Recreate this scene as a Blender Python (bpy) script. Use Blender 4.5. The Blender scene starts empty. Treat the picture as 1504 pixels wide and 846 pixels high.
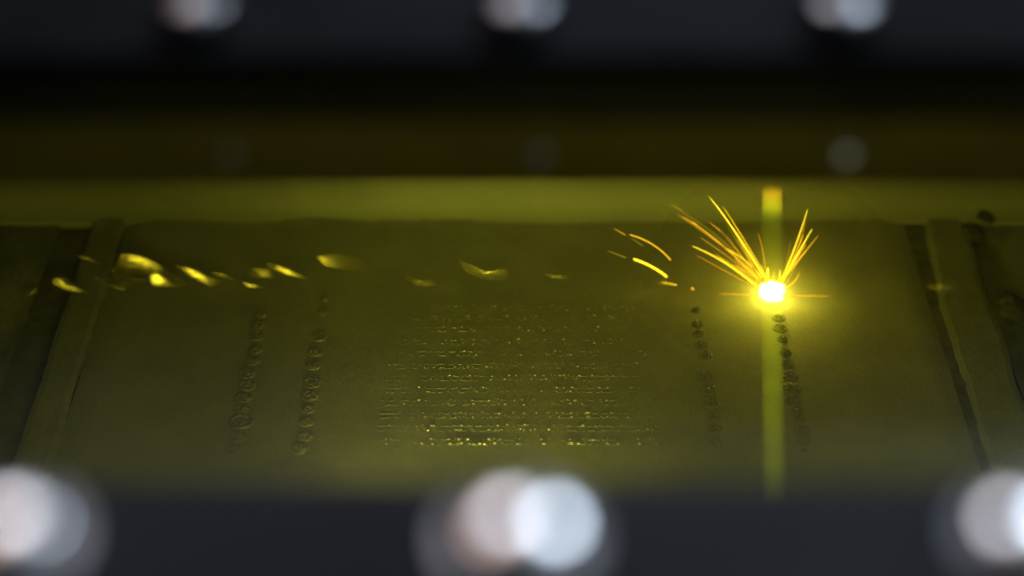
import bpy, bmesh, math, random
from mathutils import Vector, Matrix, noise
random.seed(11)
R = math.radians
sc = bpy.context.scene
COL = sc.collection

# ------------------------------------------------------------------ camera
CAMZ, PITCH, FPX = 0.303, 35.0, 2747.0
cd = bpy.data.cameras.new('camera')
cam = bpy.data.objects.new('camera', cd); COL.objects.link(cam)
cam.location = (0, 0, CAMZ); cam.rotation_euler = (R(90 - PITCH), 0, 0)
cd.sensor_width = 36; cd.lens = FPX / 1504 * 36
cd.clip_start = 0.01; cd.clip_end = 20
cd.dof.use_dof = True; cd.dof.focus_distance = 0.493; cd.dof.aperture_fstop = 5.0
sc.camera = cam

# ------------------------------------------------------------------ room light
w = bpy.data.worlds.new('World'); sc.world = w; w.use_nodes = True
wn = w.node_tree; bg = wn.nodes['Background']
tc = wn.nodes.new('ShaderNodeTexCoord'); sx = wn.nodes.new('ShaderNodeSeparateXYZ')
mr = wn.nodes.new('ShaderNodeMapRange'); cr = wn.nodes.new('ShaderNodeValToRGB')
wn.links.new(tc.outputs['Generated'], sx.inputs[0]); wn.links.new(sx.outputs['X'], mr.inputs[0])
mr.inputs[1].default_value = -0.4; mr.inputs[2].default_value = 0.4
wn.links.new(mr.outputs[0], cr.inputs[0]); wn.links.new(cr.outputs[0], bg.inputs[0])
cr.color_ramp.elements[0].color = (0.012, 0.012, 0.014, 1)
cr.color_ramp.elements[1].color = (0.33, 0.39, 0.44, 1)
e = cr.color_ramp.elements.new(0.5); e.color = (0.050, 0.056, 0.066, 1)
bg.inputs[1].default_value = 1.0

def area(name, loc, target, sx_, sy_, power, color, spread=180):
    l = bpy.data.lights.new(name, 'AREA'); l.shape = 'RECTANGLE'; l.size = sx_; l.size_y = sy_
    l.energy = power; l.color = color; l.spread = R(spread)
    o = bpy.data.objects.new(name, l); COL.objects.link(o); o.location = loc
    o.rotation_euler = (Vector(target) - Vector(loc)).to_track_quat('-Z', 'Y').to_euler()
    return o
FRONTB = Vector((0, .1300, .182))
def room_lamp(name, d, dist, size, power, color):
    area(name, FRONTB + Vector(d).normalized() * dist, FRONTB, size, size, power, color)
room_lamp('daylight_window', (.44, .55, .72), 1.3, .38, 8.2, (0.72, 0.85, 1.0))
room_lamp('room_lamp', (-.12, .635, .76), 1.3, .34, 3.2, (0.92, 0.92, 1.0))
room_lamp('warm_lamp', (-.33, .46, .84), 1.3, .36, 1.5, (1.0, 0.66, 0.52))
area('chamber_lamp', (0.03, 0.115, 0.125), (0.01, 0.47, 0.02), .24, .02, 0.325, (1.0, 0.97, 0.88))
area('wall_fill', (-0.008, .30, .010), (-0.008, .474, .014), .08, .006, .022, (1.0, 1.0, 0.85), 50)  # unseen low fill added to brighten the back wall

sc.view_settings.view_transform = 'Standard'; sc.view_settings.look = 'None'
sc.view_settings.exposure = 0; sc.view_settings.gamma = 1
sc.render.engine = 'CYCLES'
sc.cycles.use_denoising = True
sc.cycles.sample_clamp_indirect = 3
sc.cycles.volume_step_rate = 0.25; sc.cycles.volume_max_steps = 256
sc.cycles.max_bounces = 8; sc.cycles.transparent_max_bounces = 24

# ------------------------------------------------------------------ helpers
cp, sp = math.cos(R(PITCH)), math.sin(R(PITCH))
def ray(px, py):
    """direction of sight through a point of the photograph (1504 x 846)"""
    u = (px - 752) / FPX; t = (py - 423) / FPX
    return Vector((u, cp - t * sp, -sp - t * cp))
O = Vector((0, 0, CAMZ))
def on_bed(px, py, z=0.0):
    d = ray(px, py); return O + d * ((z - CAMZ) / d.z)
def at_y(px, py, Y):
    d = ray(px, py); return O + d * (Y / d.y)
def on_plane(px, py, p, n):
    d = ray(px, py); return O + d * ((p - O).dot(n) / d.dot(n))

def obj(name, bm, mat, parent=None, smooth=False):
    me = bpy.data.meshes.new(name); bmesh.ops.recalc_face_normals(bm, faces=bm.faces)
    bm.to_mesh(me); bm.free()
    if smooth:
        for p in me.polygons: p.use_smooth = True
    o = bpy.data.objects.new(name, me); COL.objects.link(o)
    if mat: me.materials.append(mat)
    if parent: o.parent = parent
    return o
def tag(o, label=None, cat=None, group=None, kind=None):
    if label: o['label'] = label
    if cat: o['category'] = cat
    if group: o['group'] = group
    if kind: o['kind'] = kind
    return o
def thing(name, label, cat, loc=(0, 0, 0), group=None):
    o = bpy.data.objects.new(name, None); COL.objects.link(o); o.location = loc
    o.empty_display_size = .01
    return tag(o, label, cat, group)
def prism(prof, x0, x1, bm=None):
    """profile in YZ extruded along X"""
    bm = bm or bmesh.new()
    a = [bm.verts.new((x0, y, z)) for y, z in prof]; b = [bm.verts.new((x1, y, z)) for y, z in prof]
    n = len(prof)
    for i in range(n): bm.faces.new((a[i], a[(i + 1) % n], b[(i + 1) % n], b[i]))
    bm.faces.new(a); bm.faces.new(b[::-1])
    return bm
def box(x0, x1, y0, y1, z0, z1, bm=None):
    return prism([(y0, z0), (y1, z0), (y1, z1), (y0, z1)], x0, x1, bm)
def tube(bm, pts, rads, seg=8, cap=True):
    rings = []
    for i, p in enumerate(pts):
        d = (pts[min(i + 1, len(pts) - 1)] - pts[max(i - 1, 0)]).normalized()
        a = d.orthogonal().normalized(); b = d.cross(a)
        if rings:   # keep the frame from twisting
            a = (prev - d * prev.dot(d)).normalized(); b = d.cross(a)
        prev = a
        rings.append([bm.verts.new(p + (a * math.cos(k * 2 * math.pi / seg) + b * math.sin(k * 2 * math.pi / seg)) * rads[i]) for k in range(seg)])
    for r0, r1 in zip(rings, rings[1:]):
        for k in range(seg): bm.faces.new((r0[k], r0[(k + 1) % seg], r1[(k + 1) % seg], r1[k]))
    if cap: bm.faces.new(rings[0][::-1]); bm.faces.new(rings[-1])
    return bm
def lathe(bm, prof, seg=40, c=(0, 0, 0)):
    rings = []
    for r, z in prof:
        if r == 0: rings.append([bm.verts.new((c[0], c[1], c[2] + z))])
        else: rings.append([bm.verts.new((c[0] + r * math.cos(k * 2 * math.pi / seg), c[1] + r * math.sin(k * 2 * math.pi / seg), c[2] + z)) for k in range(seg)])
    for a, b in zip(rings, rings[1:]):
        for k in range(seg):
            k2 = (k + 1) % seg
            if len(a) == 1: bm.faces.new((a[0], b[k], b[k2]))
            elif len(b) == 1: bm.faces.new((a[k], b[0], a[k2]))
            else: bm.faces.new((a[k], a[k2], b[k2], b[k]))
    return bm

# ------------------------------------------------------------------ materials
def mat(name, color=(.5, .5, .5), rough=.5, metal=0.0, spec=.5, noise_scale=None, c2=None, bump=0, bscale=None,
        stretch=(1, 1, 1), aniso=0, detail=6, ramp=(.35, .65), coords='Object', grain=0):
    m = bpy.data.materials.new(name); m.use_nodes = True; nt = m.node_tree; N = nt.nodes; L = nt.links
    b = N['Principled BSDF']; b.inputs['Base Color'].default_value = (*color, 1)
    b.inputs['Roughness'].default_value = rough; b.inputs['Metallic'].default_value = metal
    b.inputs['Specular IOR Level'].default_value = spec; b.inputs['Anisotropic'].default_value = aniso
    t = N.new('ShaderNodeTexCoord'); mp = N.new('ShaderNodeMapping'); mp.inputs['Scale'].default_value = stretch
    L.new(t.outputs[coords], mp.inputs[0])
    if noise_scale:
        n = N.new('ShaderNodeTexNoise'); n.inputs['Scale'].default_value = noise_scale; n.inputs['Detail'].default_value = detail
        n.inputs['Roughness'].default_value = .62
        L.new(mp.outputs[0], n.inputs['Vector'])
        r = N.new('ShaderNodeValToRGB'); r.color_ramp.elements[0].position = ramp[0]; r.color_ramp.elements[1].position = ramp[1]
        r.color_ramp.elements[0].color = (*color, 1); r.color_ramp.elements[1].color = (*(c2 or color), 1)
        L.new(n.outputs['Fac'], r.inputs[0]); L.new(r.outputs[0], b.inputs['Base Color'])
    if grain:
        g = N.new('ShaderNodeTexNoise'); g.inputs['Scale'].default_value = grain; g.inputs['Detail'].default_value = 2
        L.new(mp.outputs[0], g.inputs['Vector'])
        gm = N.new('ShaderNodeMapRange'); gm.inputs[1].default_value = .3; gm.inputs[2].default_value = .7; gm.inputs[3].default_value = .84; gm.inputs[4].default_value = 1.16
        L.new(g.outputs['Fac'], gm.inputs[0])
        vm = N.new('ShaderNodeVectorMath'); vm.operation = 'SCALE'; L.new(r.outputs[0], vm.inputs[0]); L.new(gm.outputs[0], vm.inputs['Scale'])
        L.new(vm.outputs[0], b.inputs['Base Color'])
    if bump:
        n2 = N.new('ShaderNodeTexNoise'); n2.inputs['Scale'].default_value = bscale or 800; n2.inputs['Detail'].default_value = 4
        L.new(mp.outputs[0], n2.inputs['Vector'])
        bp = N.new('ShaderNodeBump'); bp.inputs['Strength'].default_value = 1; bp.inputs['Distance'].default_value = bump
        L.new(n2.outputs['Fac'], bp.inputs['Height']); L.new(bp.outputs[0], b.inputs['Normal'])
    return m
def emit(name, color, strength):
    m = bpy.data.materials.new(name); m.use_nodes = True; nt = m.node_tree
    nt.nodes.remove(nt.nodes['Principled BSDF']); e_ = nt.nodes.new('ShaderNodeEmission')
    e_.inputs[0].default_value = (*color, 1); e_.inputs[1].default_value = strength
    nt.links.new(e_.outputs[0], nt.nodes['Material Output'].inputs['Surface']); return m

M_plate = mat('dark_anodised_plate', (.010, .0105, .0135), .8, 0, .10, 14, (.021, .022, .027), .00003, 900)
M_plate2 = mat('shaded_rear_plate', (.003, .0032, .004), .85, 0, .05, 14, (.012, .0128, .016), .00003, 900)  # same plate as the front bar, dimmer light put into a darker copy
M_glow_strip = mat('olive_glow_strip', (.024, .019, .007), .6, 0, .2, 60, (.036, .028, .010), .00005, 500)
M_chrome = mat('polished_steel', (.78, .78, .80), .16, 1.0, .5, 300, (.70, .69, .69), .00001, 2500)
M_steel2 = mat('satin_steel', (.20, .20, .215), .30, 1.0, .5, 300, (.21, .21, .22), .00001, 2500)
M_powder = mat('grey_metal_powder', (.25, .245, .235), .85, 0.0, .3, 55, (.33, .32, .30), .00015, 1800, detail=12, ramp=(.3, .7), grain=1700)
M_strip = mat('machined_strip', (.21, .21, .195), .7, .05, .4, 120, (.285, .285, .265), .00009, 900, stretch=(1, .6, 1), detail=10, grain=1500)
M_groove = mat('dark_groove', (.09, .085, .07), .8, 0, .2, 140, (.17, .16, .14), .0002, 1200)
M_outer = mat('dusty_outer_plate', (.07, .075, .085), .7, .1, .4, 38, (.26, .26, .24), .00018, 700, stretch=(1, .4, 1), detail=10, ramp=(.40, .62), grain=1300)
M_wall = mat('brushed_chamber_wall', (.40, .42, .35), .5, .2, .5, 25, (.46, .47, .40), .00002, 700, stretch=(.1, 1, 1))
M_dark = mat('dark_chamber_metal', (.05, .05, .05), .7, .2, .4, 20, (.08, .08, .08))
M_fused = mat('fused_metal_crust', (.17, .165, .155), .6, .1, .4, 1500, (.28, .27, .25), .00012, 2200, detail=4)
M_bead = mat('bright_metal_bead', (.80, .78, .70), .40, 1.0, .5)
M_glint = mat('soft_golden_glint', (.98, .95, .50), .19, 1.0, .5, 200, (.92, .78, .30), .00001, 500, ramp=(.42, .75))
M_clump = mat('dark_powder_clump', (.06, .062, .07), .8, 0, .3, 400, (.10, .10, .105), .0002, 900)

# tinted safety glass: lets the picture through yellow-green, mirrors the room faintly
for m_ in (M_glint,):   # glint slivers fade out at their rims to imitate soft light
    nt_ = m_.node_tree; at_ = nt_.nodes.new('ShaderNodeAttribute'); at_.attribute_name = 'soft'
    nt_.links.new(at_.outputs['Fac'], nt_.nodes['Principled BSDF'].inputs['Alpha'])
def glass_mat():
    m = bpy.data.materials.new('yellow_green_safety_glass'); m.use_nodes = True; nt = m.node_tree; N = nt.nodes; L = nt.links
    N.remove(N['Principled BSDF'])
    tr = N.new('ShaderNodeBsdfTransparent'); tr.inputs[0].default_value = (.79, .785, .24, 1)   # per face, two faces
    gl = N.new('ShaderNodeBsdfGlossy'); gl.inputs['Roughness'].default_value = .12
    fr = N.new('ShaderNodeFresnel'); fr.inputs[0].default_value = 1.5
    ge = N.new('ShaderNodeNewGeometry'); io = N.new('ShaderNodeMapRange'); io.inputs[3].default_value = 1.5; io.inputs[4].default_value = 1 / 1.5
    L.new(ge.outputs['Backfacing'], io.inputs[0]); L.new(io.outputs[0], fr.inputs[0])
    # faint smears of dust on the pane
    t = N.new('ShaderNodeTexCoord'); n = N.new('ShaderNodeTexNoise'); n.inputs['Scale'].default_value = 22; n.inputs['Detail'].default_value = 5
    L.new(t.outputs['Object'], n.inputs['Vector'])
    mx = N.new('ShaderNodeMixShader'); L.new(fr.outputs[0], mx.inputs[0]); L.new(tr.outputs[0], mx.inputs[1]); L.new(gl.outputs[0], mx.inputs[2])
    df = N.new('ShaderNodeBsdfDiffuse'); df.inputs[0].default_value = (.5, .5, .48, 1)
    mm = N.new('ShaderNodeMath'); mm.operation = 'MULTIPLY'; mm.inputs[1].default_value = .02; L.new(n.outputs['Fac'], mm.inputs[0])
    m2 = N.new('ShaderNodeMixShader'); L.new(mm.outputs[0], m2.inputs[0]); L.new(mx.outputs[0], m2.inputs[1]); L.new(df.outputs[0], m2.inputs[2])
    L.new(m2.outputs[0], N['Material Output'].inputs['Surface'])
    return m
M_glass = glass_mat()

def vol_mat(name, build):
    m = bpy.data.materials.new(name); m.use_nodes = True; nt = m.node_tree
    nt.nodes.remove(nt.nodes['Principled BSDF'])
    e_ = nt.nodes.new('ShaderNodeEmission'); build(nt, e_)
    nt.links.new(e_.outputs[0], nt.nodes['Material Output'].inputs['Volume']); return m

# ------------------------------------------------------------------ the chamber (setting)
SPOT = on_bed(1133, 436)
XL0, XL1, XL2 = -.1345, -.1245, -.1146      # dark groove, light strip, bed on the left
XR0, XR1 = .1175, .1335                      # bed edge, light strip on the right
YB = .478                                    # foot of the back wall
YF = .06
# powder surface: a fine sheet with shallow rake marks
bm = bmesh.new()
nx, ny = 150, 220
vs = [[None] * (nx + 1) for _ in range(ny + 1)]
for j in range(ny + 1):
    for i in range(nx + 1):
        x = XL2 + (XR0 - XL2) * i / nx; y = YF + (YB - YF) * j / ny
        z = .00022 * noise.noise(Vector((x * 60, y * 14, 0))) + .0001 * noise.noise(Vector((x * 300, y * 300, 3)))
        edge = min(i, nx - i) / 5
        if edge < 1: z -= .0010 * (1 - edge) ** 2
        if j > ny - 4: z += .0
        vs[j][i] = bm.verts.new((x, y, z))
for j in range(ny):
    for i in range(nx): bm.faces.new((vs[j][i], vs[j][i + 1], vs[j + 1][i + 1], vs[j + 1][i]))
tag(obj('powder_bed', bm, M_powder, smooth=True), 'smooth bed of fine grey metal powder seen through yellow glass', kind='structure')

tag(obj('chamber_floor', box(-.34, .34, YF - .01, .50, -.02, -.006), M_dark), kind='structure')
# back wall with a coved foot
prof = [(YB - .011, -.004)]
for k in range(15):
    a = k / 14 * math.pi / 2
    prof.append((YB - .011 + .012 * math.sin(a), .0 + .012 * (1 - math.cos(a))))
prof += [(YB + .001, .149), (.50, .149), (.50, -.004)]
tag(obj('chamber_back_wall', prism(prof, -.335, .335), M_wall, smooth=False), kind='structure')
for s in (-1, 1):
    tag(obj('chamber_side_wall', box(min(s * .335, s * .35), max(s * .335, s * .35), YF - .01, .50, -.02, .149), M_dark), kind='structure')
tag(obj('chamber_front_wall', box(-.35, .35, YF - .02, YF - .011, -.02, .149), M_dark), kind='structure')

# grooves and strips beside the bed: rough-edged long bars
def long_strip(x0, x1, ztop, wob, seed, topfn=None, zbot=-.002):
    bm = bmesh.new(); n = 160; prevr = None
    for j in range(n + 1):
        y = YF + (YB - .002 - YF) * j / n
        a = x0 + wob * (noise.noise(Vector((seed, y * 45, 0))) * .6 + noise.noise(Vector((seed, y * 260, 0))) * .5); b = x1 + wob * noise.noise(Vector((seed + 9, y * 45, 0)))
        if topfn: a, b = topfn(y, a, b)
        z = ztop + .0002 * noise.noise(Vector((seed, y * 200, 5)))
        r = [bm.verts.new(p) for p in ((a, y, zbot), (a, y, z - .0004), (a + .0016, y, z), (b - .0016, y, z), (b, y, z - .0004), (b, y, zbot))]
        if prevr:
            for k in range(5): bm.faces.new((prevr[k], prevr[k + 1], r[k + 1], r[k]))
        prevr = r
    return bm
st = thing('side_strip', 'light grey machined strip along the left edge of the powder bed', 'metal strip')
obj('strip', long_strip(XL1, XL2 - .0002, .0001, .0009, 3), M_strip, st)
st = thing('side_strip', 'light grey machined strip right of the thin dark gap', 'metal strip')
def taper(y, a, b):
    k = max(0, (y - .425) / .045)
    return a + .0036 * min(k, 1) ** .8, b + .0008 * k
obj('strip', long_strip(XR0 + .0018, XR1, .0001, .0012, 6, taper), M_strip, st)
tag(obj('groove', box(XL0 - .001, XL1 + .001, YF, YB - .002, -.0058, -.0022), M_groove), 'dark sunken groove along the left strip', kind='structure')
tag(obj('groove', box(XR0 - .001, XR0 + .008, YF, YB - .002, -.0058, -.0007), M_groove), 'thin dark gap between powder and right strip', kind='structure')
# outer plates, lumpy with spilt powder
def outer(x0, x1, seed):
    bm = bmesh.new(); nx_, ny_ = 60, 110; g = []
    for j in range(ny_ + 1):
        row = []
        for i in range(nx_ + 1):
            x = x0 + (x1 - x0) * i / nx_; y = YF + (YB - .002 - YF) * j / ny_
            z = -.001 + .0011 * noise.noise(Vector((x * 45, y * 30, seed))) + .0005 * noise.noise(Vector((x * 260, y * 160, seed)))
            row.append(bm.verts.new((x, y, z)))
        g.append(row)
    for j in range(ny_):
        for i in range(nx_): bm.faces.new((g[j][i], g[j][i + 1], g[j + 1][i + 1], g[j + 1][i]))
    return bm
tag(obj('outer_plate', outer(-.30, XL0, 1), M_outer, smooth=True), 'dark grainy plate left of the groove', kind='structure')
tag(obj('outer_plate', outer(XR1 + .0002, .30, 4), M_outer, smooth=True), 'mottled dusty plate right of the light strip', kind='structure')

# dark clumps of powder on the right
def clump(pts, h, label, seed):
    c = Vector((0, 0, 0))
    w_ = [on_bed(*p, .0005) for p in pts]
    for p in w_: c += p
    c /= len(w_)
    bm = bmesh.new(); n = 28; rings = []
    def rad(ang):
        d = Vector((math.cos(ang), math.sin(ang)))
        return max(.0015, max((p - c).xy.dot(d) for p in w_))
    for k in range(6):
        f = 1 - k / 6; ring = []
        for i in range(n):
            a = i * 2 * math.pi / n; r = rad(a) * f * (1 + .16 * noise.noise(Vector((math.cos(a) * 2, math.sin(a) * 2, seed + f * 2))))
            z = h * (1 - f * f) * (1 + .5 * noise.noise(Vector((math.cos(a) * 3 * f, math.sin(a) * 3 * f, seed)))) - .0006 * (k == 0)
            ring.append(bm.verts.new((r * math.cos(a), r * math.sin(a), z)))
        rings.append(ring)
    top = bm.verts.new((0, 0, h))
    for a, b in zip(rings, rings[1:]):
        for i in range(n): bm.faces.new((a[i], a[(i + 1) % n], b[(i + 1) % n], b[i]))
    for i in range(n): bm.faces.new((rings[-1][i], rings[-1][(i + 1) % n], top))
    o = obj('powder_clump', bm, M_clump, smooth=True); o.location = c
    tag(o, label, 'powder clump', 'dark clumps on the right plate')
clump([(1418, 330), (1440, 332), (1442, 352), (1425, 350)], .0007, 'small dark clump behind the middle of the right plate', 3)
clump([(1432, 300), (1450, 304), (1456, 326), (1440, 322)], .0006, 'small dark clump rearmost on the right plate', 5)
clump([(1478, 432), (1500, 440), (1504, 470), (1472, 462)], .0026, 'blackish raised clump at the right edge of the photo, widest of the clumps', 7)

# ------------------------------------------------------------------ the window
win = thing('viewing_window', 'dark bolted window frame around a yellow-green safety glass pane', 'window', (0, .19, .149))
def wpart(name, bm, m, smooth=False, parent=win):
    bmesh.ops.translate(bm, verts=bm.verts, vec=(-win.location if parent is win else Vector((0, 0, 0))))
    return obj(name, bm, m, parent, smooth)
def chamfer_bar(pts): return prism(pts, -.36, .36)
wpart('front_frame_bar', chamfer_bar([(-.30, .1495), (-.30, .182), (.1380, .182), (.1391, .1813), (.1775, .1495)]), M_plate)
wpart('rear_frame_bar', chamfer_bar([(.2475, .1540), (.2300, .1812), (.2287, .182), (.70, .182), (.70, .154)]), M_plate2)
for s in (-1, 1):
    wpart('side_frame_bar', box(min(s * .15, s * .358), max(s * .15, s * .358), .12, .26, .1500, .1815), M_plate)
# added strip on the rear chamfer, chamber glow put into its olive colour
wpart('glow_strip', prism([(.2478, .1538), (.2395, .1665), (.2380, .1660), (.2455, .1495), (.70, .1495), (.70, .1536)], -.145, .145), M_glow_strip)
wpart('pane', box(-.148, .148, .170, .262, .1470, .1490), M_glass)

def bolt_mesh():
    bm = bmesh.new(); r, h = .0050, .0044
    RS = .0130; a1 = math.asin((r - .0009) / RS)
    prof = [(0, h)] + [(RS * math.sin(a1 * k / 8), h - RS * (1 - math.cos(a1 * k / 8))) for k in range(1, 9)]
    zr = prof[-1][1]
    for k in range(1, 6):
        a = a1 + (math.pi / 2 - a1) * k / 5
        prof.append((r - .0009 + .0009 * (math.sin(a) - math.sin(a1)) / (1 - math.sin(a1)), zr - .0009 * (math.cos(a1) - math.cos(a))))
    prof += [(r, .0003), (r - .0003, 0)]
    lathe(bm, prof, 48); return bm
def washer_mesh():
    bm = bmesh.new(); lathe(bm, [(.0045, .0), (.0045, .0007), (.0066, .0007), (.0068, .0005), (.0068, 0)], 40); return bm
first = None
PITCHB = .0486
def add_bolt(x, y, z, rot=None, scale=1):
    global first
    if first is None:
        b = obj('bolt', bolt_mesh(), M_chrome, win, True); wa = obj('washer', washer_mesh(), M_steel2, b); first = (b, wa)
    else:
        b = first[0].copy(); COL.objects.link(b); wa = first[1].copy(); COL.objects.link(wa); b.parent = win; wa.parent = b
    b.location = Vector((x, y, z)) - win.location; b.scale = (scale,) * 3
    b.rotation_euler = rot or (0, 0, 0)
    b['label'] = ''
    return b
bolts = []
for k in (-1, 0, 1):
    b = add_bolt(.0007 + k * PITCHB, .1310, .182)
    b['label'] = ('front row bolt at the left corner, polished round head', 'front row bolt in the middle, large blurred bright head', 'front row bolt at the right corner, polished round head')[k + 1]
rear_mesh = first[0].data.copy(); rear_mesh.materials[0] = M_steel2
for k in (-1, 0, 1):
    b = add_bolt(.0010 + k * .0452, .2364, .182); b.scale = (1, 1, 1.25); b.data = rear_mesh; bpy.data.objects.remove(b.children[0])
    b['label'] = ('rear row bolt at the top left', 'rear row bolt at the top middle', 'rear row bolt at the top right')[k + 1]
for k, px in zip((-1, 0, 1), (335, 790, 1238)):
    p = at_y(px, 226, .241)
    b = add_bolt(p.x, .2410, .1592, (R((40, 46, 34)[k + 1]), 0, 0), (.25, .24, .33)[k + 1])
    if k < 1: b.data = rear_mesh
    b['label'] = ('small screw on the inner rear bevel, left', 'small screw on the inner rear bevel, middle', 'small screw on the inner rear bevel, right')[k + 1]

# ------------------------------------------------------------------ melted discs
def disc_mesh(r, seed, ringy):
    bm = bmesh.new(); n, m_ = 30, 9; rings = []
    for k in range(m_ + 1):
        f = k / m_; ring = []
        for i in range(n):
            a = i * 2 * math.pi / n
            q = Vector((math.cos(a) * f * 3, math.sin(a) * f * 3, seed * 7.3))
            rr = r * f * (1 + .13 * noise.noise(Vector((math.cos(a) * 1.6, math.sin(a) * 1.6, seed * 3.1))))
            z = .00012 * (1 - f ** 4) + (.00032 * noise.noise(q * 1.1) + .00042 * noise.noise(q * 3)) * (1 - f ** 4)
            z += ringy * (.00030 * math.exp(-((f - .78) / .12) ** 2) - .00030 * math.exp(-((f - .5) / .16) ** 2))
            if k == m_: z = -.0005
            ring.append(bm.verts.new((rr * math.cos(a), rr * math.sin(a), z)))
            if k == 0: break
        rings.append(ring)
    for i in range(n): bm.faces.new((rings[0][0], rings[1][i], rings[1][(i + 1) % n]))
    for a, b in zip(rings[1:], rings[2:]):
        for i in range(n): bm.faces.new((a[i], b[i], b[(i + 1) % n], a[(i + 1) % n]))
    return bm
cols = {
 'far left column': [(344,660,.85),(350,641,.9),(354,620,1.25),(355,601,.85),(357,584,.9),(363,566,.9),(363,549,.9),(371,530,.8),(376,513,.8),(378,494,.85),(380,477,.8),(382,462,.7)],
 'second column from the left': [(441,659,.9),(448,641,.75),(450,620,.75),(452,601,.8),(455,582,.9),(458,563,.95),(460,537,.8),(462,518,.8),(469,496,.75),(473,460,.6),(477,441,.4)],
 'column right of the dotted grid': [(1051,651,.75),(1049,630,.85),(1048,613,.6),(1045,592,.95),(1041,573,.85),(1037,554,.95),(1036,522,.75),(1030,507,.75),(1026,490,.7),(1025,477,.7),(1023,456,.6)],
 'far right column under the spark': [(1181,661,.3),(1180,647,.75),(1178,632,.9),(1174,615,.6),(1170,602,.7),(1166,588,.95),(1163,571,1.0),(1161,552,.8),(1157,534,.7),(1153,518,.65),(1149,498,.6),(1146,482,.8),(1144,467,.75)],
}
ordn = ['nearest the camera', 'second from the front', 'third from the front', 'fourth from the front', 'fifth from the front', 'sixth from the front', 'seventh from the front', 'eighth from the front', 'ninth from the front', 'tenth from the front', 'eleventh from the front', 'twelfth from the front', 'rearmost']
sd = 0
for cn, L_ in cols.items():
    for i, (px, py, s) in enumerate(L_):
        sd += 1; p = on_bed(px, py)
        o = obj('melted_disc', disc_mesh(.0027 * s, sd, 1.0 if s > 1.1 else random.choice((0, .1, .35))), M_fused)
        o.location = (p.x, p.y, .0001)
        pos = 'rearmost' if i == len(L_) - 1 else ordn[i]
        look = 'largest ringed' if s > 1.1 else ('tiny' if s < .5 else 'rough dark')
        tag(o, f'{look} melted disc in the {cn}, {pos}', 'melted disc', 'melted discs in columns on the powder')
        if random.random() < .75:   # a few bright droplets on it
            bm = bmesh.new()
            for _ in range(random.randint(1, 3)):
                a = random.random() * 6.28; rr = random.random() * .0022 * s
                bmesh.ops.create_icosphere(bm, subdivisions=1, radius=random.uniform(.00012, .00026), matrix=Matrix.Translation((rr * math.cos(a), rr * math.sin(a), .0006)))
            tag(obj('droplet', bm, M_bead, o), kind='stuff')

# ------------------------------------------------------------------ dotted grid of melted tracks
grid = thing('melted_grid', 'square grid of twelve dotted melted lines in the middle of the powder bed', 'printed layer', (0, on_bed(760, 560).y, 0))
rows = [(452.7,612,940),(466.9,600,950),(483.9,590,952),(502.3,585,955),(519.4,578,950),(537.8,570,950),(555.5,566,961),(573.3,562,962),(591.7,560,964),(610.5,558,966),(629.3,556,968),(649.5,557,970)]
colx = [500 + x / 2.82 for x in (180,210,310,345,375,425,457,475,500,523,578,613,645,665,720,733,780,835,870,885,940,953,997,1037,1090,1125,1155,1200,1240,1290)]
for ri, (py, xa, xb) in enumerate(rows):
    bm = bmesh.new(); k = (655 - py) / 205
    for side in (-1, 1):
        yy = py + side * (3.4 - 1.0 * k)
        a = on_bed(xa, yy); b = on_bed(xb, yy); n = 220
        lastp = None; prevr = None
        for i in range(n + 1):
            p = a.lerp(b, i / n)
            present = noise.noise(Vector((i * .33, ri * 5.3, side * 2))) > -.02 - .12 * (1 - k)
            if not present: prevr = None; continue
            wd = .00026 + .00022 * noise.noise(Vector((i * .7, ri, side)))
            h = .00008 + .00032 * max(0, noise.noise(Vector((i * .9, ri * 3, side * 4)))) 
            dy = .00050 * noise.noise(Vector((i * .35, ri * 2, side * 9)))
            r = [bm.verts.new((p.x, p.y - wd + dy, -.0002)), bm.verts.new((p.x, p.y - wd * .4 + dy, h)), bm.verts.new((p.x, p.y + wd * .5 + dy, h * .8)), bm.verts.new((p.x, p.y + wd + dy, -.0002))]
            if prevr:
                for q in range(3): bm.faces.new((prevr[q], prevr[q + 1], r[q + 1], r[q]))
            prevr = r
    bmesh.ops.translate(bm, verts=bm.verts, vec=-grid.location)
    tr = obj('melted_track', bm, M_fused, grid)
    bm = bmesh.new()
    for cx in colx + [c + random.uniform(4, 12) for c in colx] + [random.uniform(560, 960) for _ in range(14)]:
        px = 752 + (cx - 752) * (1 - .12 * k) + 6 * k + random.gauss(0, 2.2)
        if not xa < px < xb: continue
        pr = .85 if 600 < px < 900 else .5
        for side in (-1, 1):
            if random.random() > .62 * pr * (1 - .5 * k) * (1.1 if ri == 11 else 1): continue
            p = on_bed(px + side * random.uniform(0, 2), py + side * (3.2 - k) + random.gauss(0, .5)) - grid.location
            rr = random.choice((.00008, .00010, .00012, .00015, .00018, .00028)) * (1 - .45 * k) * (1.1 if pr > .6 else .8) * (1.15 if ri == 11 else .92)
            bmesh.ops.create_icosphere(bm, subdivisions=2, radius=rr, matrix=Matrix.Translation((p.x, p.y, .00035)) @ Matrix.Diagonal((1.5, 1, .8, 1)))
    tag(obj('beads', bm, M_bead, tr, True), kind='stuff')
    tr['label'] = 'dotted melted line, ' + (['rearmost'] + ['%s from the back' % x for x in ('second','third','fourth','fifth','sixth','seventh','eighth','ninth','tenth','eleventh')] + ['nearest and brightest'])[ri]
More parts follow.
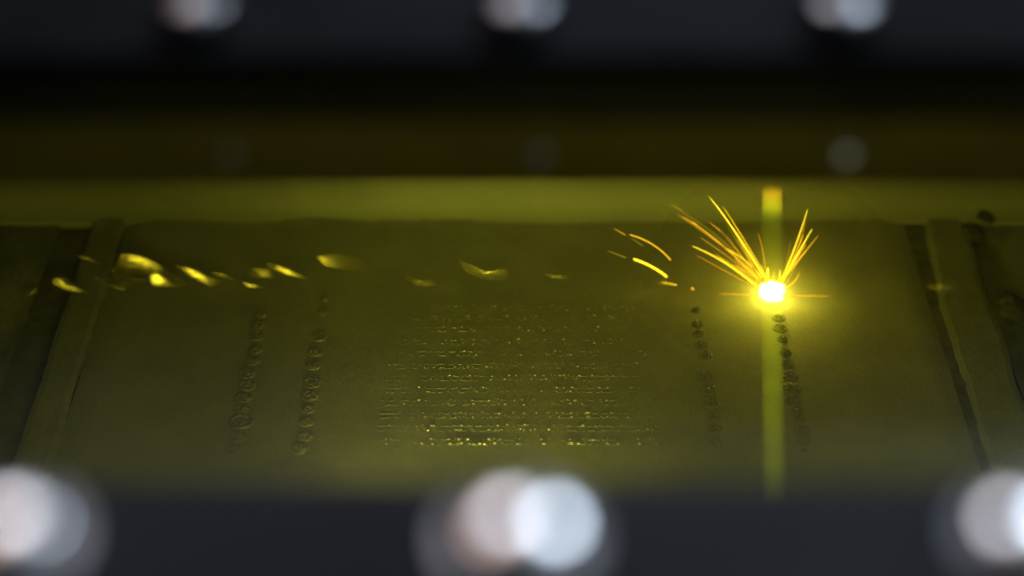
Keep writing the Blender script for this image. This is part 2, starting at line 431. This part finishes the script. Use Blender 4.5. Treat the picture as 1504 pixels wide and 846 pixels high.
# loose specks
bm = bmesh.new()
for _ in range(420):
    px, py = random.uniform(130, 1350), random.uniform(345, 690)
    p = on_bed(px, py); r = random.choice((.00006, .00008, .00010, .00014))
    bmesh.ops.create_icosphere(bm, subdivisions=1, radius=r, matrix=Matrix.Translation((p.x, p.y, .00015)))
tag(obj('loose_grains', bm, M_strip), 'scattered coarse grains of metal powder lying on the bed', 'powder grains', kind='stuff')

# ------------------------------------------------------------------ added slivers shaped and angled to imitate blurred light glints beside the spark
LIGHTP = SPOT + Vector((0, 0, .010))
def add_glint(poly, label, bright=True, tilt=0.0, bulge=.00006, yaw=0.0, h=.002, curl=9.0):
    if bright is not True: tilt = 0; curl = 6
    cx = sum(p[0] for p in poly) / len(poly); cy = sum(p[1] for p in poly) / len(poly)
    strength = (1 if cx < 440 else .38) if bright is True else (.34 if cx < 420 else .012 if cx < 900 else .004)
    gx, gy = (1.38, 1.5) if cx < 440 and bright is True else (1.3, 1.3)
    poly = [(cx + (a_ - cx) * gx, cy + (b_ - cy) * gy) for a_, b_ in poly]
    c = on_bed(cx, cy, h)
    n = ((LIGHTP - c).normalized() + (O - c).normalized()).normalized()
    n = (Matrix.Rotation(R(tilt), 3, 'X') @ Matrix.Rotation(R(yaw), 3, 'Z') @ n).normalized()
    W = [on_plane(px, py, c, n) for px, py in poly]
    # keep the glint above the powder
    lo = min(p.z for p in W)
    shift = max(0, .0003 - lo); 
    W = [p + Vector((0, 0, shift)) for p in W]; cc = sum(W, Vector()) / len(W)
    # refine the outline, then rings towards the middle that bulge out
    out = []
    for i in range(len(W)):
        for s in range(5):
            p0, p1, p2, p3 = W[i - 1], W[i], W[(i + 1) % len(W)], W[(i + 2) % len(W)]
            t = s / 5
            q = .5 * ((2 * p1) + (p2 - p0) * t + (2 * p0 - 5 * p1 + 4 * p2 - p3) * t * t + (3 * p1 - p0 - 3 * p2 + p3) * t ** 3)
            out.append(q * .3 + p1.lerp(p2, t) * .7)
    bm = bmesh.new(); th = n * .00006; K = 7
    x0 = min(p.x for p in W); x1 = max(p.x for p in W)
    def crl(p):
        u = p.x - (x0 + .30 * (x1 - x0)); sc_ = curl * .010 / max(.004, x1 - x0)
        return n * (-sc_ * u * u)
    al = bm.verts.layers.float.new('soft'); EDGE = (0.0, .38, .78, 1.0)
    def nv(a_, co):
        v_ = bm.verts.new(co); v_[al] = a_ * strength; return v_
    def layer(off):
        rings = []
        for k in range(K):
            f = 1 - k / K
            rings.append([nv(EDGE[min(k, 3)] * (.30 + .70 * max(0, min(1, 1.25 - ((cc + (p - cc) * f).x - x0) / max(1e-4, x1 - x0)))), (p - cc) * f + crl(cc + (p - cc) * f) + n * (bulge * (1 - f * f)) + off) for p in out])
        c0 = nv(.8, n * bulge + off + crl(cc))
        for a, b in zip(rings, rings[1:]):
            for i in range(len(a)): bm.faces.new((a[i], a[(i + 1) % len(a)], b[(i + 1) % len(a)], b[i]))
        for i in range(len(out)): bm.faces.new((rings[-1][i], rings[-1][(i + 1) % len(out)], c0))
        return rings[0]
    t_, b_ = layer(th), layer(-th)
    for i in range(len(t_)): bm.faces.new((t_[i], b_[i], b_[(i + 1) % len(t_)], t_[(i + 1) % len(t_)]))
    o = obj('glint', bm, M_glint, smooth=True); o.location = cc
    tag(o, label, 'light glint', 'glints glinting in a line left and right of the spark')
def s3(l): return [(x / 3, 260 + y / 3) for x, y in l]
add_glint(s3([(555,400),(640,410),(715,450),(690,468),(600,470),(530,462)]), 'largest and brightest golden glint on the left, wedge shaped', tilt=5, curl=3)
add_glint(s3([(525,462),(600,474),(655,478),(560,492)]), 'thin yellow glint tucked under the largest golden one', tilt=6)
add_glint(s3([(678,478),(740,470),(820,502),(760,518),(690,515)]), 'rounded yellow glint just right of the largest one', tilt=6, yaw=3)
add_glint(s3([(805,452),(870,462),(960,505),(920,518),(850,490)]), 'golden slanting glint, third bright one from the left', tilt=4)
add_glint(s3([(942,446),(985,450),(1030,472),(965,464)]), 'small slender yellow glint touching the top of a slanting one', tilt=7)
add_glint(s3([(255,505),(300,505),(372,552),(300,545),(258,528)]), 'small golden glint on the light strip at far left', tilt=2)
add_glint(s3([(1203,446),(1270,462),(1345,498),(1270,488),(1210,466)]), 'slim golden glint behind the far left column of discs', tilt=3)
add_glint(s3([(1068,480),(1110,485),(1162,500),(1100,503)]), 'dim green curved glint left of a slim golden one', False, 4)
add_glint(s3([(1118,425),(1185,428),(1200,465),(1122,458)]), 'dull square glint between the two slanting golden ones', False, 8)
add_glint(s3([(340,372),(395,378),(440,410),(395,392)]), 'faint thin arc shaped glint over the dark groove', False, 2)
add_glint(s3([(430,478),(545,500),(548,532),(460,505)]), 'dim olive glint left of the largest golden one', False, 5)
add_glint(s3([(125,520),(158,495),(170,512),(150,520)]), 'tiny yellow glint over the dark groove at far left', True, 10)
add_glint([(474,410),(500,405),(530,413),(552,426),(520,428),(484,422)], 'green gold blurred glint behind the second column of discs', True, 9, yaw=9)
add_glint([(682,402),(712,416),(745,412),(742,424),(712,425),(690,416)], 'thin curved yellow-green glint behind the dotted grid', True, 12)
add_glint([(794,404),(812,409),(840,409),(836,414),(812,414)], 'faint sliver of light behind the right half of the dotted grid', False, 2)
add_glint([(594,412),(622,420),(650,414),(640,427),(612,427)], 'faint olive glint behind the left of the dotted grid', False, 10)
add_glint([(943,422),(975,423),(1008,430),(970,431)], 'faint flat glint left of the spark', 3, 12)
add_glint([(1362,424),(1408,422),(1410,433),(1368,433)], 'faint glint on the light strip right of the spark', 3, 10)

# ------------------------------------------------------------------ melt pool, sparks, halo glow, light streak
M_pool = emit('white_hot_melt', (1.0, .92, .70), 38)
bm = bmesh.new(); bmesh.ops.create_icosphere(bm, subdivisions=4, radius=1)
for v in bm.verts:
    n = v.co.normalized(); f = 1.0 + .34 * noise.noise(n * 2.2 + Vector((3, 1, 7))) + .22 * noise.noise(n * 5)
    v.co = Vector((n.x * .0033 * f, n.y * .0026 * f, max(-.0006, n.z * .0031 * f * (1 + .15 * abs(n.x)) + .0014)))
o = obj('melt_pool', bm, M_pool, smooth=True); o.location = SPOT
tag(o, 'blinding white-yellow molten spot throwing out sparks', 'molten spot')
pl = bpy.data.lights.new('melt_pool_light', 'POINT'); pl.energy = .026; pl.color = (1, .88, .50); pl.shadow_soft_size = .003
plo = bpy.data.objects.new('melt_pool_light', pl); COL.objects.link(plo); plo.location = LIGHTP

M_s = [emit('spark_bright', (1.0, .74, .20), 5.0), emit('spark_orange', (1.0, .56, .12), 3.8), emit('spark_dim', (1.0, .48, .14), 2.4), emit('spark_faint', (.9, .62, .25), 1.2)]
def s5(l): return [(880 + x / 3.524, 260 + y / 3.524) for x, y in l]
def spark(pts, wpx, lvl, label, dY=0, ends=(.35, 1)):
    P = [at_y(x, y, SPOT.y + dY + (0.012 * (1 - y / 436))) for x, y in s5(pts)]
    if len(P) == 3:
        a, m_, b = P; c = m_ * 2 - (a + b) / 2
        Q = [a * (1 - t) ** 2 + c * 2 * t * (1 - t) + b * t * t for t in [i / 18 for i in range(19)]]
    else: Q = [P[0].lerp(P[1], i / 8) for i in range(9)]
    for q in Q: q.z = max(q.z, .0004)
    r = wpx * (.86 if wpx < 3 else .95) / 5.2 / 1000 / 2; n = len(Q) - 1
    rad = [r * (ends[0] + (ends[1] - ends[0]) * (i / n) ** .6) * (1 + .15 * noise.noise(Vector((i * .8, pts[0][0], 0)))) for i in range(n + 1)]
    rad[0] *= .35
    bm = bmesh.new(); c0 = Q[-1].copy(); tube(bm, [q - c0 for q in Q], rad, 8)
    o = obj('spark', bm, M_s[lvl], smooth=True); o.location = c0
    tag(o, label, 'spark', 'sparks flying from the molten spot')
spark([(565,95),(700,278),(852,515)], 2.4, 0, 'tallest bright yellow spark trail rising to the upper left')
spark([(640,150),(742,312),(862,512)], 1.5, 1, 'orange spark trail running close beside the tallest left one')
spark([(480,358),(645,440),(822,572)], 2.2, 0, 'bright yellow arching trail, lowest bright one of the left fan')
spark([(430,205),(600,322),(832,532)], 1.5, 1, 'long orange trail through the middle of the left fan', .004)
spark([(360,140),(560,268),(700,392)], 1.1, 3, 'faint long trail above the middle of the left fan', .006)
spark([(500,402),(640,480),(790,562)], 1.1, 2, 'thin dim orange trail under all others of the left fan', -.004)
spark([(655,370),(760,436),(842,522)], 2.6, 1, 'short thick orange trail close to the molten spot on the left')
spark([(520,310),(690,430),(832,545)], 1.2, 2, 'dim thin trail between the orange and the lowest bright one')
spark([(600,400),(720,480),(828,560)], 1.4, 1, 'short orange trail just above the lowest bright arch')
spark([(1080,165),(1018,350),(945,530)], 2.0, 0, 'tallest bright trail of the right fan, ending highest')
spark([(1103,270),(1035,385),(950,542)], 2.2, 0, 'outer bright trail of the right fan')
spark([(1058,295),(1010,410),(952,530)], 1.5, 1, 'orange trail between the two bright ones of the right fan')
spark([(1035,495),(1012,538),(962,578)], 1.3, 1, 'short curved low spark hooking right beside the molten spot')
spark([(1045,405),(1010,470),(962,560)], 1.1, 2, 'dim reddish trail right of the right fan')
spark([(822,290),(846,380),(860,475)], 1.2, 2, 'thin dim upright trail left of the light column')
spark([(990,330),(980,400),(955,520)], 1.0, 3, 'faint upright trail along the right side of the light column')
spark([(873,470),(870,560)], 3.4, 0, 'short stubby upright spark on top of the molten spot', ends=(.8, 1))
spark([(903,490),(905,555)], 1.8, 1, 'tiny upright orange spark in the middle of the molten spot')
spark([(938,480),(930,555)], 1.8, 0, 'tiny upright yellow spark at the right of the molten spot')
spark([(840,455),(862,540)], 1.6, 1, 'tiny slanted spark at the upper left of the molten spot')
spark([(570,232),(625,278)], 1.1, 2, 'short dim streak beneath the tallest left trail')
spark([(435,208),(507,246)], 1.3, 2, 'short dim orange streak at the far end of the long orange trail')
spark([(372,140),(428,172)], 1.2, 3, 'faint greenish streak highest on the upper left')
spark([(176,424),(268,462),(350,516)], 3.2, 0, 'thick bright detached spark flying far left, brightest of the loose ones', ends=(.9, 1))
spark([(155,298),(275,348),(370,430)], 1.5, 1, 'long thin orange curved spark flying loose above the thick one', ends=(.8, 1))
spark([(75,265),(135,300)], 1.2, 2, 'short dim reddish streak farthest to the upper left')
spark([(165,315),(225,355)], 1.0, 3, 'faint short streak under the long loose orange curve')
spark([(40,380),(138,418)], 1.1, 3, 'faint thin streak trailing left of the thick loose spark')
spark([(325,545),(402,559)], 1.5, 1, 'small orange streak low beneath the thick loose spark', ends=(.5, 1))
spark([(478,574),(490,582)], 2.6, 2, 'small reddish dot spark close above the powder', ends=(1.6, 1.2))

spark([(620,605),(725,608),(830,616)], 1.3, 2, 'long thin level flare streak leaving the molten spot to the left')  # lens flare put in as a thin glowing tube, left half
spark([(1190,636),(1080,630),(960,620)], 1.5, 2, 'long thin level flare streak leaving the molten spot to the right')  # right half of the lens flare, also put in as a tube
spark([(400,190),(560,300),(700,400)], 1.0, 2, 'dim trail just above the long orange one in the left fan', .003)
spark([(700,420),(780,490),(840,545)], 1.6, 1, 'short orange trail in the lower left fan near the molten spot')
spark([(1075,215),(1015,400),(955,520)], 1.0, 2, 'thin dim trail inside the right fan')
ordl = ['first', 'second', 'third', 'fourth', 'fifth', 'sixth', 'seventh', 'eighth', 'ninth', 'tenth', 'eleventh', 'twelfth', 'thirteenth']
for sx_, n_ in ((-1, 13), (1, 8)):
    L_ = []
    for q in range(n_):
        ang = random.uniform(28, 66) if sx_ < 0 else random.uniform(50, 72)
        L0 = random.uniform(110, 400) if sx_ < 0 else random.uniform(90, 340)
        ex, ey = 893 + sx_ * 50, 545
        L_.append((ex + sx_ * L0 * math.cos(R(ang)), ey - L0 * math.sin(R(ang))))
    for q, (tx, ty) in enumerate(sorted(L_)):
        bow = random.uniform(-9, 4)
        mid = ((ex + tx) / 2 - sx_ * bow * .5, (ey + ty) / 2 + bow)
        spark([(tx, ty), mid, (ex, ey)], random.uniform(.9, 1.4), random.choice((1, 2, 2, 3)),
              'hair thin trail of the %s fan whose tip is %s from the left' % ('left' if sx_ < 0 else 'right', ordl[q]), random.uniform(-.006, .006))
# halo of light round the molten spot put in as a glowing volume
RP = .036
def halo_nodes(nt, em):
    N, L = nt.nodes, nt.links
    t = N.new('ShaderNodeTexCoord'); ln = N.new('ShaderNodeVectorMath'); ln.operation = 'LENGTH'; L.new(t.outputs['Object'], ln.inputs[0])
    sq = N.new('ShaderNodeMath'); sq.operation = 'POWER'; sq.inputs[1].default_value = 2.0; L.new(ln.outputs['Value'], sq.inputs[0])
    ad = N.new('ShaderNodeMath'); ad.operation = 'ADD'; ad.inputs[1].default_value = .0034 ** 2; L.new(sq.outputs[0], ad.inputs[0])
    iv = N.new('ShaderNodeMath'); iv.operation = 'POWER'; iv.inputs[1].default_value = -1.55; L.new(ad.outputs[0], iv.inputs[0])
    fd = N.new('ShaderNodeMapRange'); fd.inputs[1].default_value = RP * .08; fd.inputs[2].default_value = RP; fd.inputs[3].default_value = 1; fd.inputs[4].default_value = 0
    fd.interpolation_type = 'SMOOTHSTEP'; L.new(ln.outputs['Value'], fd.inputs[0])
    mu = N.new('ShaderNodeMath'); mu.operation = 'MULTIPLY'; L.new(iv.outputs[0], mu.inputs[0]); L.new(fd.outputs[0], mu.inputs[1])
    m2 = N.new('ShaderNodeMath'); m2.operation = 'MULTIPLY'; m2.inputs[1].default_value = PK; L.new(mu.outputs[0], m2.inputs[0])
    L.new(m2.outputs[0], em.inputs[1]); em.inputs[0].default_value = (1, .74, .10, 1)
PK = 3.8e-6
M_halo = vol_mat('halo_volume', halo_nodes)
bm = bmesh.new(); bmesh.ops.create_icosphere(bm, subdivisions=4, radius=RP)
for v in bm.verts: v.co.z = max(v.co.z, -.001)
o = obj('halo_glow', bm, M_halo); o.location = SPOT + Vector((0, 0, .0018))
tag(o, 'soft yellow halo of light round the molten spot', 'light halo', kind='stuff')

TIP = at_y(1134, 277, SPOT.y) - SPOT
streak_obj = thing('light_streak', 'pale green streak of light drawn as a column through the molten spot', 'light streak', SPOT)  # added glowing volumes that imitate the upright streak of light
def streak_mat(name, col, k, R_):
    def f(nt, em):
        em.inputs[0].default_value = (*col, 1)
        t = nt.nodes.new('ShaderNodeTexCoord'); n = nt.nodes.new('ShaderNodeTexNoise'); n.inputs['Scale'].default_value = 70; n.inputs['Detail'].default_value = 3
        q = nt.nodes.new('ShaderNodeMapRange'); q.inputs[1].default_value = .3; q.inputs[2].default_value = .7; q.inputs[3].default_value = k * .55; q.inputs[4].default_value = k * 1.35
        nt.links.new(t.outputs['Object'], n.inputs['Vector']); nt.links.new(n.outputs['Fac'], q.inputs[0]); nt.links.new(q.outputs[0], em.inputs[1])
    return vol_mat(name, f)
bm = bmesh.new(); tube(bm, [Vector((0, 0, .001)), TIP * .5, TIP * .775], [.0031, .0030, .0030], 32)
obj('upper_streak', bm, streak_mat('streak_glow', (.62, .80, .12), 30, .003), streak_obj)
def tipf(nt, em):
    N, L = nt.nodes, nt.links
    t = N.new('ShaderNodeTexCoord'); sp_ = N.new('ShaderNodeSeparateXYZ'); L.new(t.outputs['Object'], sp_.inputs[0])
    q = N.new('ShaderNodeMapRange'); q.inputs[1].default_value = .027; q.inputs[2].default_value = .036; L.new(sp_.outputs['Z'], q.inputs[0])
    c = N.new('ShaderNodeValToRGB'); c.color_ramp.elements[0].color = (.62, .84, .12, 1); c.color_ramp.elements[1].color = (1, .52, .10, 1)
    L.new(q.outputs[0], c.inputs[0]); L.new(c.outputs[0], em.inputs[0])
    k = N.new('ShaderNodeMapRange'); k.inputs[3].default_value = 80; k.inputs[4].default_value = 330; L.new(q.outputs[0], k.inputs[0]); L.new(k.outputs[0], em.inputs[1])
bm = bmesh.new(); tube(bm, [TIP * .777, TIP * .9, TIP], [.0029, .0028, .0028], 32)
obj('streak_tip', bm, vol_mat('orange_streak_end', tipf), streak_obj)  # reflection of the molten spot put in as an orange glow
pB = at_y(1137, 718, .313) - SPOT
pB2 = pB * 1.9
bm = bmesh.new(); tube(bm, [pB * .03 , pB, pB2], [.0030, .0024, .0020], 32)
obj('lower_streak', bm, streak_mat('lower_streak_glow', (.58, .74, .04), 20, .003), streak_obj)  # lower part of the streak, likewise put in as glow
